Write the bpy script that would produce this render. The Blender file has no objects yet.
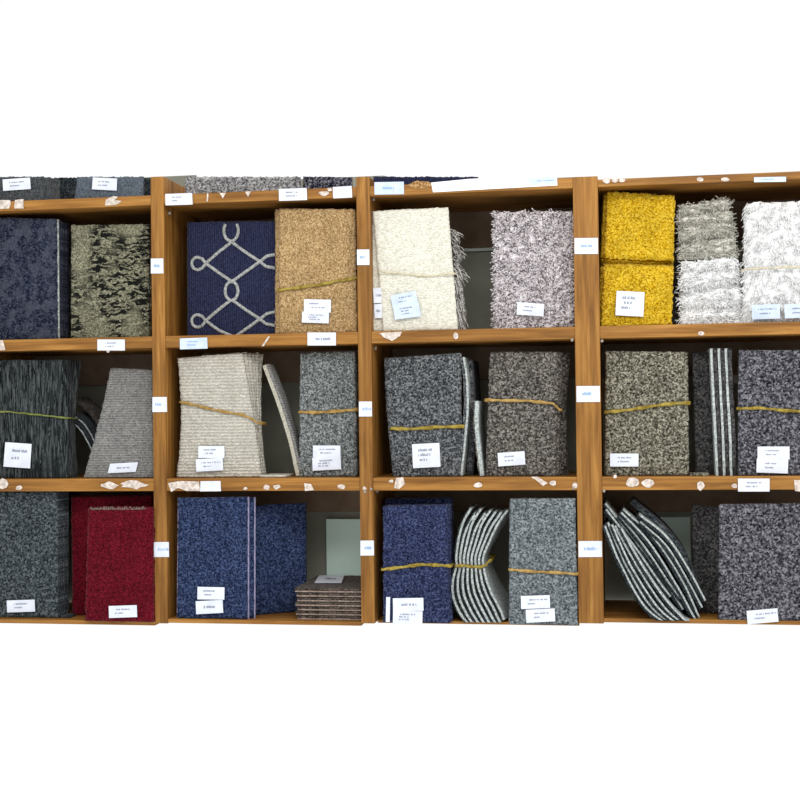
import bpy, bmesh, math, random
from mathutils import Vector, Matrix, noise as mnoise

random.seed(11)
S = bpy.context.scene
COL = S.collection

# ------------------------------------------------------------------ camera
FPX = 1300.0
CAM = Vector((0.0, -2.7735, 0.0))
PITCH, ROLL, YAW = 0.0106, 0.0122, 0.1677
ROT = Matrix.Rotation(YAW, 3, 'Z') @ Matrix.Rotation(PITCH, 3, 'X') @ Matrix.Rotation(ROLL, 3, 'Y')
cd = bpy.data.cameras.new('camera')
cam = bpy.data.objects.new('camera', cd)
COL.objects.link(cam)
cd.sensor_width = 36.0
cd.sensor_fit = 'HORIZONTAL'
cd.lens = 36.0 * FPX / 800.0
cd.clip_start = 0.05
r, f, u = ROT.col[0], ROT.col[1], ROT.col[2]
cam.matrix_world = Matrix(((r.x, u.x, -f.x, CAM.x), (r.y, u.y, -f.y, CAM.y), (r.z, u.z, -f.z, CAM.z), (0, 0, 0, 1)))
S.camera = cam

# ------------------------------------------------------------------ light
w = bpy.data.worlds.new('world')
S.world = w
w.use_nodes = True
bg = w.node_tree.nodes['Background']
bg.inputs[0].default_value = (1.0, 1.0, 1.0, 1)
bg.inputs[1].default_value = 1.02
def area(name, loc, target, sx, sy, energy, col=(1, 1, 1)):
    l = bpy.data.lights.new(name, 'AREA')
    l.shape = 'RECTANGLE'; l.size = sx; l.size_y = sy; l.energy = energy; l.color = col
    o = bpy.data.objects.new(name, l)
    COL.objects.link(o)
    o.location = loc
    o.rotation_euler = (Vector(target) - Vector(loc)).to_track_quat('-Z', 'Y').to_euler()
    return o
area('ceiling_light', (0.35, -2.2, 1.45), (-0.3, 0.1, -0.05), 2.6, 0.6, 42.0, (1.0, 0.985, 0.955))
S.view_settings.view_transform = 'Standard'
S.view_settings.look = 'None'
S.view_settings.exposure = 0.0
S.view_settings.gamma = 1.0
S.view_settings.use_curve_mapping = False

# ------------------------------------------------------------------ helpers
def ray(px, py):
    return ROT @ Vector(((px - 400.0) / FPX, 1.0, (400.0 - py) / FPX))
def at(px, py, Y=0.0, lean=0.0, zb=0.0):
    """point of the scene seen at that place of the photograph, on the upright plane y = Y + lean*(z-zb)"""
    d = ray(px, py)
    t = (Y - CAM.y + lean * (CAM.z - zb)) / (d.y - lean * d.z)
    return CAM + d * t

def lin(c):
    out = []
    for v in c:
        v = v / 255.0
        out.append(v / 12.92 if v <= 0.04045 else ((v + 0.055) / 1.055) ** 2.4)
    return (out[0], out[1], out[2], 1.0)

def empty(name, loc, label, cat, group=None):
    o = bpy.data.objects.new(name, None)
    COL.objects.link(o)
    o.location = loc
    o.empty_display_size = 0.03
    o['label'] = label; o['category'] = cat
    if group: o['group'] = group
    return o
def link(name, bm, mats, parent=None, smooth=False, kind=None, label=None):
    me = bpy.data.meshes.new(name)
    bm.normal_update()
    bm.to_mesh(me); bm.free()
    for m in (mats if isinstance(mats, (list, tuple)) else [mats]):
        me.materials.append(m)
    if smooth:
        for p in me.polygons: p.use_smooth = True
    o = bpy.data.objects.new(name, me)
    COL.objects.link(o)
    if parent: o.parent = parent
    if kind: o['kind'] = kind
    if label: o['label'] = label
    return o

def box(bm, x0, x1, y0, y1, z0, z1, off=Vector((0, 0, 0)), bev=0.0, mi=0):
    vs = [bm.verts.new(Vector(p) - off) for p in
          [(x0, y0, z0), (x1, y0, z0), (x1, y1, z0), (x0, y1, z0), (x0, y0, z1), (x1, y0, z1), (x1, y1, z1), (x0, y1, z1)]]
    fs = [bm.faces.new([vs[i] for i in q]) for q in
          [(3, 2, 1, 0), (4, 5, 6, 7), (0, 1, 5, 4), (1, 2, 6, 5), (2, 3, 7, 6), (3, 0, 4, 7)]]
    for fc in fs: fc.material_index = mi
    if bev > 0:
        es = list({e for fc in fs for e in fc.edges})
        bmesh.ops.bevel(bm, geom=es, offset=bev, segments=2, affect='EDGES', profile=0.6)

def strand(bm, pts, r0, r1=0.0004, sides=3, mi=0):
    n = len(pts)
    rings = []
    a0 = random.random() * 6.28
    for i, p in enumerate(pts):
        if i == 0: t = pts[1] - pts[0]
        elif i == n - 1: t = pts[-1] - pts[-2]
        else: t = pts[i + 1] - pts[i - 1]
        if t.length < 1e-9: t = Vector((0, 0, 1))
        t.normalize()
        a = t.orthogonal().normalized(); b = t.cross(a)
        rr = r0 + (r1 - r0) * i / (n - 1)
        rings.append([bm.verts.new(p + (a * math.cos(a0 + k * 6.2832 / sides) + b * math.sin(a0 + k * 6.2832 / sides)) * rr) for k in range(sides)])
    for i in range(n - 1):
        for k in range(sides):
            fc = bm.faces.new((rings[i][k], rings[i][(k + 1) % sides], rings[i + 1][(k + 1) % sides], rings[i + 1][k]))
            fc.material_index = mi; fc.smooth = True
    for rg, rev in ((rings[0], True), (rings[-1], False)):
        fc = bm.faces.new(rg[::-1] if rev else rg); fc.material_index = mi

# ------------------------------------------------------------------ materials
def nodes(name, rough=0.9, spec=0.15):
    m = bpy.data.materials.new(name); m.use_nodes = True
    nt = m.node_tree
    b = nt.nodes['Principled BSDF']
    b.inputs['Roughness'].default_value = rough
    b.inputs['Specular IOR Level'].default_value = spec
    return m, nt, b
def N(nt, t, **kw):
    n = nt.nodes.new(t)
    for k, v in kw.items():
        if k in n.inputs: n.inputs[k].default_value = v
        else: setattr(n, k, v)
    return n
def ramp(nt, fac, stops):
    n = nt.nodes.new('ShaderNodeValToRGB')
    el = n.color_ramp.elements
    while len(el) < len(stops): el.new(0.5)
    for e, (p, c) in zip(el, stops):
        e.position = p; e.color = lin(c)
    nt.links.new(fac, n.inputs[0])
    return n.outputs[0]
def coords(nt, scale=(1, 1, 1), rot=(0, 0, 0), loc=(0, 0, 0)):
    tc = nt.nodes.new('ShaderNodeTexCoord')
    mp = nt.nodes.new('ShaderNodeMapping')
    mp.inputs['Scale'].default_value = scale
    mp.inputs['Rotation'].default_value = rot
    mp.inputs['Location'].default_value = loc
    nt.links.new(tc.outputs['Object'], mp.inputs[0])
    return mp.outputs[0]
def mixc(nt, fac, a, b, mode='MIX'):
    n = nt.nodes.new('ShaderNodeMix'); n.data_type = 'RGBA'; n.blend_type = mode
    for sock, v in ((n.inputs[0], fac), (n.inputs[6], a), (n.inputs[7], b)):
        if hasattr(v, 'is_output'): nt.links.new(v, sock)
        else: sock.default_value = v
    return n.outputs[2]
def bump(nt, b, h, strength=0.5, dist=0.002):
    n = N(nt, 'ShaderNodeBump', Strength=strength, Distance=dist)
    nt.links.new(h, n.inputs['Height'])
    nt.links.new(n.outputs[0], b.inputs['Normal'])

def plain(name, c, rough=0.8, spec=0.2, var=0.0, scale=60):
    m, nt, b = nodes(name, rough, spec)
    if var:
        nz = N(nt, 'ShaderNodeTexNoise', Scale=scale, Detail=3.0)
        nt.links.new(coords(nt), nz.inputs[0])
        c0 = tuple(max(0, v - var) for v in c); c1 = tuple(min(255, v + var) for v in c)
        nt.links.new(ramp(nt, nz.outputs[0], [(0.35, c0), (0.65, c1)]), b.inputs[0])
    else:
        b.inputs[0].default_value = lin(c)
    return m

def carpet(name, dark, mid, light, scale=190, squash=(1, 1, 1), lo=0.36, hi=0.64, rib=None, ribc=None, big=None, bstr=0.5, soft=0.5):
    """cut or loop pile: tuft by tuft colour, an optional ribbed weave and optional broad mottling"""
    m, nt, b = nodes(name, 1.0, 0.05)
    b.inputs['Sheen Weight'].default_value = 0.08
    co = coords(nt, squash)
    n1 = N(nt, 'ShaderNodeTexNoise', Scale=scale * 1.0, Detail=3.0, Roughness=0.7)
    nt.links.new(co, n1.inputs[0])
    v0 = N(nt, 'ShaderNodeTexVoronoi', Scale=scale * 2.3)
    nt.links.new(co, v0.inputs[0])
    sp = nt.nodes.new('ShaderNodeSeparateColor')
    nt.links.new(v0.outputs['Color'], sp.inputs[0])
    mx = nt.nodes.new('ShaderNodeMix'); mx.inputs[0].default_value = 0.42
    nt.links.new(n1.outputs[0], mx.inputs[2]); nt.links.new(sp.outputs[0], mx.inputs[3])
    n0 = N(nt, 'ShaderNodeTexNoise', Scale=22.0, Detail=2.0)
    nt.links.new(coords(nt), n0.inputs[0])
    wear = ramp(nt, n0.outputs[0], [(0.3, (226, 226, 226)), (0.7, (255, 255, 255))])
    c = ramp(nt, mx.outputs[0], [(lo - 0.07, dark), (0.5, mid), (hi + 0.07, light)])
    c = mixc(nt, min(1.0, 2 * soft), c, wear, 'MULTIPLY')
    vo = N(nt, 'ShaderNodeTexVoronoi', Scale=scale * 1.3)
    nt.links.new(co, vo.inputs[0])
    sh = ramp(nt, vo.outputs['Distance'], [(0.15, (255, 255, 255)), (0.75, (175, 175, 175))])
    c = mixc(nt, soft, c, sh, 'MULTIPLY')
    if big:
        nb = N(nt, 'ShaderNodeTexNoise', Scale=big[0], Detail=3.0, Roughness=0.6)
        nt.links.new(coords(nt, big[3] if len(big) > 3 else (1, 1, 1)), nb.inputs[0])
        fb = ramp(nt, nb.outputs[0], [(0.47, (0, 0, 0)), (0.58, (255, 255, 255))])
        c2 = mixc(nt, big[2], c, lin(big[1]))
        nn = nt.nodes.new('ShaderNodeMix'); nn.data_type = 'RGBA'
        nt.links.new(fb, nn.inputs[0]); nt.links.new(c, nn.inputs[6]); nt.links.new(c2, nn.inputs[7])
        c = nn.outputs[2]
    h = vo.outputs['Distance']
    if rib:
        axis, sc, dist, amt = rib
        wv = N(nt, 'ShaderNodeTexWave', bands_direction=axis, Scale=sc, Distortion=dist, Detail=2.0)
        wv.inputs['Detail Scale'].default_value = 4.0
        nt.links.new(coords(nt), wv.inputs[0])
        rc = ramp(nt, wv.outputs[1], [(0.2, ribc[0]), (0.75, ribc[1])])
        c = mixc(nt, amt, c, rc)
        h = wv.outputs[1]
        bump(nt, b, h, bstr, 0.0025)
    else:
        inv = N(nt, 'ShaderNodeMath', operation='SUBTRACT'); inv.inputs[0].default_value = 1.0
        nt.links.new(h, inv.inputs[1])
        bump(nt, b, inv.outputs[0], bstr, 0.003)
    nt.links.new(c, b.inputs[0])
    return m

def wood(name, vertical, c0=(128, 78, 34), c1=(176, 118, 60), c2=(198, 142, 82)):
    m, nt, b = nodes(name, 0.55, 0.25)
    sq = (60, 60, 3.0) if vertical else (3.0, 60, 60)
    n1 = N(nt, 'ShaderNodeTexNoise', Scale=1.6, Detail=5.0, Roughness=0.65, Distortion=0.4)
    nt.links.new(coords(nt, sq), n1.inputs[0])
    c = ramp(nt, n1.outputs[0], [(0.3, c0), (0.5, c1), (0.7, c2)])
    sq2 = (9, 9, 2.0) if vertical else (2.0, 9, 9)
    n2 = N(nt, 'ShaderNodeTexNoise', Scale=2.0, Detail=2.0)
    nt.links.new(coords(nt, sq2), n2.inputs[0])
    v = ramp(nt, n2.outputs[0], [(0.35, (205, 200, 190)), (0.65, (255, 255, 255))])
    c = mixc(nt, 1.0, c, v, 'MULTIPLY')
    nt.links.new(c, b.inputs[0])
    bump(nt, b, n1.outputs[0], 0.25, 0.001)
    return m

W_V = wood('oak_upright', True, (116, 76, 28), (158, 109, 48), (182, 134, 68))
W_H = wood('oak_shelf', False, (122, 80, 30), (162, 112, 50), (186, 136, 68))
PAPER = plain('label_paper', (222, 228, 240), 0.7, 0.2, 6, 40)
PAPER_BLUE = plain('label_paper_bluish', (202, 216, 238), 0.7, 0.2, 8, 60)
INK = plain('label_ink', (128, 134, 152), 0.8)
INK_BLUE = plain('label_ink_blue', (140, 175, 215), 0.8)
SCUFF = plain('paper_remnant', (206, 194, 184), 0.85, 0.1, 26, 120)
RESIDUE = plain('glue_residue', (150, 112, 66), 0.9, 0.1, 40, 220)
STEEL = plain('screw_steel', (150, 140, 130), 0.4, 0.5)
BACKP = plain('back_board', (140, 142, 130), 0.8, 0.15, 8, 12)
RAIL = plain('back_rail_wood', (124, 106, 88), 0.75, 0.15, 10, 14)
LIT_OPENING = plain('lit_opening_green', (214, 240, 230), 0.7, 0.2, 4, 8)
LIT_GAP = plain('lit_gap_pale', (215, 228, 222), 0.7, 0.2, 4, 8)
B_WHITE = plain('backing_white', (164, 172, 170), 0.95, 0.05, 34, 240)
B_CREAM = plain('backing_cream', (176, 172, 158), 0.95, 0.05, 20, 260)
B_GREY = plain('backing_grey', (120, 122, 122), 0.95, 0.05, 20, 260)
B_DARK = plain('backing_dark', (60, 60, 64), 0.95, 0.05, 14, 260)
B_PURPLE = plain('backing_purple', (158, 152, 184), 0.95, 0.05, 16, 260)
B_BROWN = plain('backing_brown', (142, 126, 116), 0.95, 0.05, 22, 260)
B_RED = plain('backing_red', (84, 12, 22), 0.95, 0.05, 10, 260)
BAND_OLIVE = plain('band_olive', (142, 122, 40), 0.5, 0.3, 26, 90)
BAND_TAN = plain('band_tan', (158, 126, 64), 0.5, 0.3, 26, 90)
BAND_GREEN = plain('band_green', (112, 120, 56), 0.5, 0.3, 20, 90)
BAND_CREAM = plain('band_cream', (205, 196, 168), 0.5, 0.3, 14, 90)

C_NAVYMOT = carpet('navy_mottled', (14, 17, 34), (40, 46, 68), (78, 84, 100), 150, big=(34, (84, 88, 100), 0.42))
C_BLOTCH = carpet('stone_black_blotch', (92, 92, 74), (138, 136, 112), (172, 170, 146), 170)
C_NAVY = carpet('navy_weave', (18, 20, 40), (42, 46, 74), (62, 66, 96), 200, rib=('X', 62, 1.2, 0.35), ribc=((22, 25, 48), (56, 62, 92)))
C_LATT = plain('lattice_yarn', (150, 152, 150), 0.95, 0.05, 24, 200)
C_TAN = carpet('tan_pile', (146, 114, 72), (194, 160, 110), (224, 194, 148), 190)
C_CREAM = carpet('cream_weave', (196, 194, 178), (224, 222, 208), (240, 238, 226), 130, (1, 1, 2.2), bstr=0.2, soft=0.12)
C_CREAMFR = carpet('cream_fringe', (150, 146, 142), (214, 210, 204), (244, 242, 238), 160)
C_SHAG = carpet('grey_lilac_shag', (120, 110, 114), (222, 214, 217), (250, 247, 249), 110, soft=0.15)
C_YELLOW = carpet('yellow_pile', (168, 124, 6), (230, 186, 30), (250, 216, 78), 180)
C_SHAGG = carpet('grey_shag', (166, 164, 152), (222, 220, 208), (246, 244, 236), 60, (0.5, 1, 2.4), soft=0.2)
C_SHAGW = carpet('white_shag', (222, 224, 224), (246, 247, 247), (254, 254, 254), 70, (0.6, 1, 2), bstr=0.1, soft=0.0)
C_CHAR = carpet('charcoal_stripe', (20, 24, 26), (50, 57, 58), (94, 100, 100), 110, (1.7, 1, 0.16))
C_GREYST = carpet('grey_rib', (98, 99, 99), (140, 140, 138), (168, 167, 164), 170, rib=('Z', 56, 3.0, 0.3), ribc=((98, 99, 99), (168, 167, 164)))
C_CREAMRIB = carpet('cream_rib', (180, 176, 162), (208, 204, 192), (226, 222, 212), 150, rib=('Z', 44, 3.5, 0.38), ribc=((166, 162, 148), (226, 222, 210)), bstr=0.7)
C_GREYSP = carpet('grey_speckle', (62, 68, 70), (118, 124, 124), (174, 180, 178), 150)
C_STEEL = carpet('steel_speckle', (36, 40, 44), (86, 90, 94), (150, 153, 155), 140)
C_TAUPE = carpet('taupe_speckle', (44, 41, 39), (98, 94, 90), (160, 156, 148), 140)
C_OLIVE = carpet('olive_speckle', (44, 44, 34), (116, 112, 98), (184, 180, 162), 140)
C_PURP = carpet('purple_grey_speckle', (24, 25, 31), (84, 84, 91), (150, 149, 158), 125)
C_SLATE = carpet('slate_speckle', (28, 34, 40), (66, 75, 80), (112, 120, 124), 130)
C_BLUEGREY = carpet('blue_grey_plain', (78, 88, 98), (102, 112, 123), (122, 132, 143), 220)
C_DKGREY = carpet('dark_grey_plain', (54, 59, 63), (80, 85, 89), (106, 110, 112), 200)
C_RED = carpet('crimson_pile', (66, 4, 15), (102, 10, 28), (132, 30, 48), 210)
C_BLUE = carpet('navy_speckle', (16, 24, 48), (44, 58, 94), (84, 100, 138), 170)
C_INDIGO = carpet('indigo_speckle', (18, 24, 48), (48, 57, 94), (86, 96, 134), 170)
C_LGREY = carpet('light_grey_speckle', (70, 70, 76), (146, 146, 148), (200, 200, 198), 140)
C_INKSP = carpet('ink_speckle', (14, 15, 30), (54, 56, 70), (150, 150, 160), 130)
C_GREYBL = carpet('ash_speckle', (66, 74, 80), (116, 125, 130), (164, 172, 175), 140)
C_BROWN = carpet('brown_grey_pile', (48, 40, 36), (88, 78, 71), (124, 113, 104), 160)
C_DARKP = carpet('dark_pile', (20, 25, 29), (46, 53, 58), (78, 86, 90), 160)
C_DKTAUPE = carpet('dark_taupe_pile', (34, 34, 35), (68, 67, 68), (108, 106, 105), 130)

def blotch_nodes(m):
    nt = m.node_tree; b = nt.nodes['Principled BSDF']
    src = b.inputs[0].links[0].from_socket
    n = N(nt, 'ShaderNodeTexNoise', Scale=74.0, Detail=3.0, Roughness=0.6, Distortion=1.0)
    nt.links.new(coords(nt, (0.62, 1, 1.5), loc=(0.31, 0, 0.17)), n.inputs[0])
    fb = ramp(nt, n.outputs[0], [(0.475, (0, 0, 0)), (0.52, (255, 255, 255))])
    n2 = N(nt, 'ShaderNodeTexNoise', Scale=11.0, Detail=1.0)
    nt.links.new(coords(nt, loc=(0.1, 0, 0.4)), n2.inputs[0])
    k = ramp(nt, n2.outputs[0], [(0.36, (60, 60, 60)), (0.5, (255, 255, 255))])
    fac = mixc(nt, 1.0, fb, k, 'MULTIPLY')
    c = mixc(nt, fac, src, lin((20, 22, 20)))
    nt.links.new(c, b.inputs[0])
blotch_nodes(C_BLOTCH)

# ------------------------------------------------------------------ shelving unit
ZB = {'A': 0.4739, 'B': 0.1539, 'C': -0.1661}
TH = 0.026
DEPTH = 0.27
ZTOP = {'A': ZB['A'] + 0.0225, 'B': ZB['B'] + TH, 'C': ZB['C'] + TH + 0.002, 'D': -0.4601}
XL = [(-1.0304, -1.0), (-0.5608, -0.5311), (-0.0925, -0.0402)]
XLEFT, XRIGHT = -1.44, 0.48
BAYS = [(XLEFT, XL[0][0]), (XL[0][1], XL[1][0]), (XL[1][1], XL[2][0]), (XL[2][1], XRIGHT)]
UNIT = empty('shelving_unit', (-0.3, 0.0, -0.4861), 'oak pigeonhole shelving unit holding all the carpet samples', 'shelf')
UO = Vector(UNIT.location)

def upright(x0, x1, ztop, zbot):
    bm = bmesh.new()
    box(bm, x0, x1, 0.0, DEPTH, zbot, ztop, UO, 0.0015)
    return link('upright', bm, W_V, UNIT)
UP = []
UP.append(upright(XL[0][0], XL[0][1], at(157, 176.5).z, at(161, 623.5).z))
UP.append(upright(XL[1][0], XL[1][1], at(364, 176.5).z, at(367, 623.5).z))
UP.append(upright(XL[2][0], XL[2][1], at(586, 176.5).z, at(590, 623.5).z))
upright(XLEFT - 0.03, XLEFT, 0.52, -0.47)
upright(XRIGHT, XRIGHT + 0.03, 0.52, -0.47)

SH = {}
ZDB = [at(70, 620.3, 0.0).z, at(280, 620.8, 0.0).z, at(475, 624, 0.0).z, at(690, 619.5, 0.0).z]
for bi, (x0, x1) in enumerate(BAYS):
    mid = 0.5 * (x0 + x1)
    for nm in 'ABC':
        th = TH
        if nm == 'A': th = 0.0225
        if nm == 'A' and bi == 3: th = 0.016
        if nm == 'C': th = TH + 0.002
        bm = bmesh.new()
        box(bm, x0, x1, 0.001, DEPTH, ZB[nm], ZB[nm] + th, UO, 0.0015)
        SH[nm, bi] = link('shelf', bm, W_H, UNIT)
    # lowest shelf: only its upper edge is in the photograph
    pxm = (75, 260, 475, 740)[bi]
    zt = ZDB[bi]
    y0 = 0.001 if bi != 2 else 0.035
    zlow = min(at(pxm, 624.3, y0).z, zt - 0.004)
    bm = bmesh.new()
    box(bm, x0, x1, y0, DEPTH, zlow, zt, UO, 0.0008)
    SH['D', bi] = link('shelf', bm, W_H, UNIT)
ZD1, ZD2, ZD3, ZD4 = ZDB

# backs: one dark board per bay with a wooden rail under each shelf
for bi, (x0, x1) in enumerate(BAYS):
    pxt = (152, 350, 575, 800)[bi]
    bm = bmesh.new()
    box(bm, x0 - 0.012, x1 + 0.012, DEPTH + 0.012, DEPTH + 0.02, ZTOP['D'] - 0.012, at(pxt, 177.0, DEPTH + 0.012).z, UO)
    link('back_board', bm, BACKP, UNIT)
    for nm, hh in (('A', 0.085), ('B', 0.075), ('C', 0.066)):
        bm = bmesh.new()
        box(bm, x0, x1, DEPTH - 0.002, DEPTH + 0.012, ZB[nm] - hh, ZB[nm] + 0.01, UO, 0.001)
        link('back_rail', bm, RAIL, UNIT)
# pale strips standing in for light through openings in the back
for (xa, ya, xb, yb) in ((462, 243, 500, 250), (722, 375, 745, 383)):
    p = at(xa, ya, DEPTH); q = at(xb, yb, DEPTH)
    bm = bmesh.new()
    box(bm, p.x, q.x, DEPTH + 0.004, DEPTH + 0.0121, q.z, p.z, UO)
    link('lit_gap_strip', bm, LIT_GAP, UNIT, label='narrow pale strip in place of light through an opening in the back board')
# small screws beside the shelves
for (px, py, sup) in ((174, 213, 0), (378, 199, 1), (377, 348, 1), (572, 340, 2), (602, 341, 2), (379, 491, 1), (573.5, 488, 2), (604, 491, 2), (371, 489, 1), (365, 492, 1)):
    inside = px in (174, 378, 377, 379)
    bm = bmesh.new()
    if inside:
        x = XL[sup][1]
        c = Vector((x + 0.003, 0.03, at(px, py, 0.03).z))
        bmesh.ops.create_uvsphere(bm, u_segments=10, v_segments=6, radius=0.0045, matrix=Matrix.Translation(c - UO) @ Matrix.Diagonal((0.8, 1, 1, 1)))
    else:
        c = at(px, py, -0.001)
        bmesh.ops.create_uvsphere(bm, u_segments=10, v_segments=6, radius=0.0034, matrix=Matrix.Translation(c - UO) @ Matrix.Diagonal((1, 0.6, 1, 1)))
    o = link('screw', bm, STEEL, UP[sup], True)

# ------------------------------------------------------------------ paper labels
def word_line(bm, P, u0, v, h, n, mi, gap=0.25):
    """one line of print too small to read: a run of letter-size strokes"""
    x = u0
    for i in range(n):
        if random.random() < 0.16: x += 0.035
        wd = 0.018 + random.random() * 0.014
        hh = h * (0.65 + 0.35 * random.random())
        q = [P(x, v), P(x + wd, v), P(x + wd, v + hh), P(x, v + hh)]
        fc = bm.faces.new([bm.verts.new(p) for p in q]); fc.material_index = mi
        x += wd + 0.012
def paper(name, quad, origin, parent, lines=2, mat=None, ink=None, edge=0.0006, label=None):
    TL, TR, BR, BL = [Vector(q) for q in quad]
    nrm = (TR - TL).cross(BL - TL).normalized()
    if nrm.dot(CAM - TL) < 0: nrm.negate()
    def P0(uu, vv): return (BL * (1 - uu) + BR * uu) * (1 - vv) + (TL * (1 - uu) + TR * uu) * vv
    k1, k2 = random.uniform(0, 0.0012), random.uniform(0, 0.0012)
    def C(uu, vv, o=0.0): return P0(uu, vv) + nrm * (o + k1 * uu * uu * vv + k2 * (1 - uu) ** 2 * (1 - vv)) - origin
    bm = bmesh.new()
    nu, nv = 6, 3
    fr = [[bm.verts.new(C(i / nu, j / nv, edge)) for i in range(nu + 1)] for j in range(nv + 1)]
    bk = [[bm.verts.new(C(i / nu, j / nv, 0)) for i in range(nu + 1)] for j in range(nv + 1)]
    for j in range(nv):
        for i in range(nu):
            bm.faces.new((fr[j][i], fr[j][i + 1], fr[j + 1][i + 1], fr[j + 1][i]))
            bm.faces.new((bk[j][i], bk[j + 1][i], bk[j + 1][i + 1], bk[j][i + 1]))
    for i in range(nu):
        bm.faces.new((fr[0][i], bk[0][i], bk[0][i + 1], fr[0][i + 1]))
        bm.faces.new((fr[nv][i], fr[nv][i + 1], bk[nv][i + 1], bk[nv][i]))
    for j in range(nv):
        bm.faces.new((fr[j][0], fr[j + 1][0], bk[j + 1][0], bk[j][0]))
        bm.faces.new((fr[j][nu], bk[j][nu], bk[j + 1][nu], fr[j + 1][nu]))
    if lines:
        for k in range(lines):
            v = 0.78 - 0.6 * (k + 0.5) / lines if lines > 1 else 0.42
            n = random.randint(9, 14) if k == 0 else random.randint(6, 10)
            word_line(bm, lambda a, b: C(a, b, edge + 0.0003), 0.2 + random.random() * 0.1, v, 0.12 if lines > 1 else 0.2, n, 1)
    return link(name, bm, [mat or PAPER, ink or INK], parent, label=label)
def quadpx(x0, y0, x1, y1, tilt=0.0, Y=0.0, lean=0.0, zb=0.0, skew=0.0):
    """four corners of a paper from its box in the photograph, turned by tilt degrees (counter-clockwise)"""
    cx, cy = (x0 + x1) / 2, (y0 + y1) / 2
    a = math.radians(tilt)
    out = []
    for dx, dy in ((x0 - cx + skew, y0 - cy), (x1 - cx + skew, y0 - cy), (x1 - cx - skew, y1 - cy), (x0 - cx - skew, y1 - cy)):
        out.append(at(cx + dx * math.cos(a) + dy * math.sin(a), cy - dx * math.sin(a) + dy * math.cos(a), Y, lean, zb))
    return out

# labels on the uprights
for (i, b) in ((0, (151, 258.5, 163.5, 273.5)), (0, (152.5, 397, 167, 412)), (0, (154, 542, 169, 557)),
               (1, (357, 249.5, 369.5, 265)), (1, (359, 401.5, 372, 416.5)), (1, (360.5, 540.5, 374, 555.5)),
               (2, (574.5, 238, 598, 254)), (2, (576.5, 386, 600, 402)), (2, (578.5, 541, 602, 557))):
    paper('upright_label', quadpx(*b, 0.5, -0.0008), UO, UP[i], 1, PAPER, INK_BLUE)
# labels on the shelf edges
for nm, bi, b, t, ln, mat in (
        ('A', 1, (165.5, 193.5, 192.5, 205), 2, 2, PAPER), ('A', 1, (279, 188.5, 307, 200.5), 2, 2, PAPER), ('A', 1, (333, 186.5, 352, 198), 3, 0, PAPER),
        ('A', 2, (374.5, 182, 404, 194.5), 1, 1, PAPER_BLUE), ('A', 2, (528, 177, 557, 184.5), 2, 1, PAPER_BLUE),
        ('A', 3, (754, 177, 786, 182), 1, 1, PAPER_BLUE),
        ('B', 0, (97.5, 339.5, 125, 350.5), 0, 2, PAPER), ('B', 1, (180, 338, 207.5, 349), 2, 2, PAPER_BLUE), ('B', 1, (307.5, 332.5, 336, 345.5), 0, 1, PAPER),
        ('C', 3, (738, 478.5, 769.5, 491.5), 0, 2, PAPER)):
    if nm == 'C': Yp = -0.0005
    else: Yp = -0.0005
    paper('shelf_label', quadpx(*b, t, Yp), UO, SH[nm, bi], ln, mat, INK if mat is PAPER else INK_BLUE)

def torn(nm, bi, pts, mat=None, name='paper_remnant', Y=-0.0006):
    """torn bit of an old label left on a shelf edge"""
    bm = bmesh.new()
    top = [bm.verts.new(at(x, y, Y) - UO) for x, y in pts]
    bot = [bm.verts.new(at(x, y, Y + 0.0005) - UO) for x, y in pts]
    bm.faces.new(top); bm.faces.new(bot[::-1])
    for i in range(len(pts)):
        j = (i + 1) % len(pts)
        bm.faces.new((top[i], bot[i], bot[j], top[j]))
    bmesh.ops.recalc_face_normals(bm, faces=bm.faces)
    return link(name, bm, mat or SCUFF, SH[nm, bi])
def rag(x0, y0, x1, y1, n=9, j=0.25):
    cx, cy, rx, ry = (x0 + x1) / 2, (y0 + y1) / 2, (x1 - x0) / 2, (y1 - y0) / 2
    return [(cx + rx * math.cos(a) * random.uniform(1 - j, 1), cy + ry * math.sin(a) * random.uniform(1 - j, 1))
            for a in (6.2832 * k / n for k in range(n))]
torn('A', 0, [(0, 200), (10, 200), (11, 204), (9, 208.5), (0, 209)])
torn('A', 0, [(15, 200), (23.5, 199), (23.5, 208.5), (14, 208.5)])
torn('A', 0, [(106, 199.5), (113, 196), (118, 196.8), (115, 200), (122, 201), (116, 205), (105, 205.5)])
torn('A', 1, [(207, 193.5), (208.5, 193.3), (208, 201), (206.5, 202)])
torn('A', 1, [(219.5, 193), (226, 192.7), (222.8, 198.5)])
torn('A', 1, [(245, 191.6), (251, 191.4), (248, 197)])
torn('A', 1, rag(318, 190, 330, 196.5, 10, 0.45))
torn('A', 1, [(327, 188.5), (331, 187.5), (332, 190.5), (328.5, 191.5)])
torn('A', 2, rag(406, 180.5, 435, 189.8, 14, 0.3), RESIDUE, 'glue_residue', -0.0004)
torn('A', 2, [(431, 182.6), (470, 178.8), (520, 177), (557, 176.6), (557.5, 185.5), (500, 188.6), (433, 192.3)], plain('white_tape', (246, 246, 248), 0.7), 'paper_tape')
torn('A', 3, rag(602, 177.5, 611, 184, 8, 0.3)); torn('A', 3, rag(611, 177.5, 619, 183, 8, 0.3)); torn('A', 3, rag(618, 178, 626, 183, 8, 0.3))
torn('A', 3, rag(696, 176.8, 704, 182, 7)); torn('A', 3, rag(720, 176.8, 730, 182, 7))
torn('B', 0, [(0, 340), (3, 340.5), (5.5, 350), (0, 350.4)])
torn('B', 1, [(268, 336.5), (270, 336.5), (264, 346), (261.5, 346.3)])
torn('B', 2, [(379, 333), (402, 331.6), (400, 336), (392, 341), (384, 337.5)])
torn('B', 2, rag(453, 332, 459, 340, 7)); torn('B', 3, rag(697, 331, 705, 336, 7)); torn('B', 0, rag(106, 349, 110, 353, 6))
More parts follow.
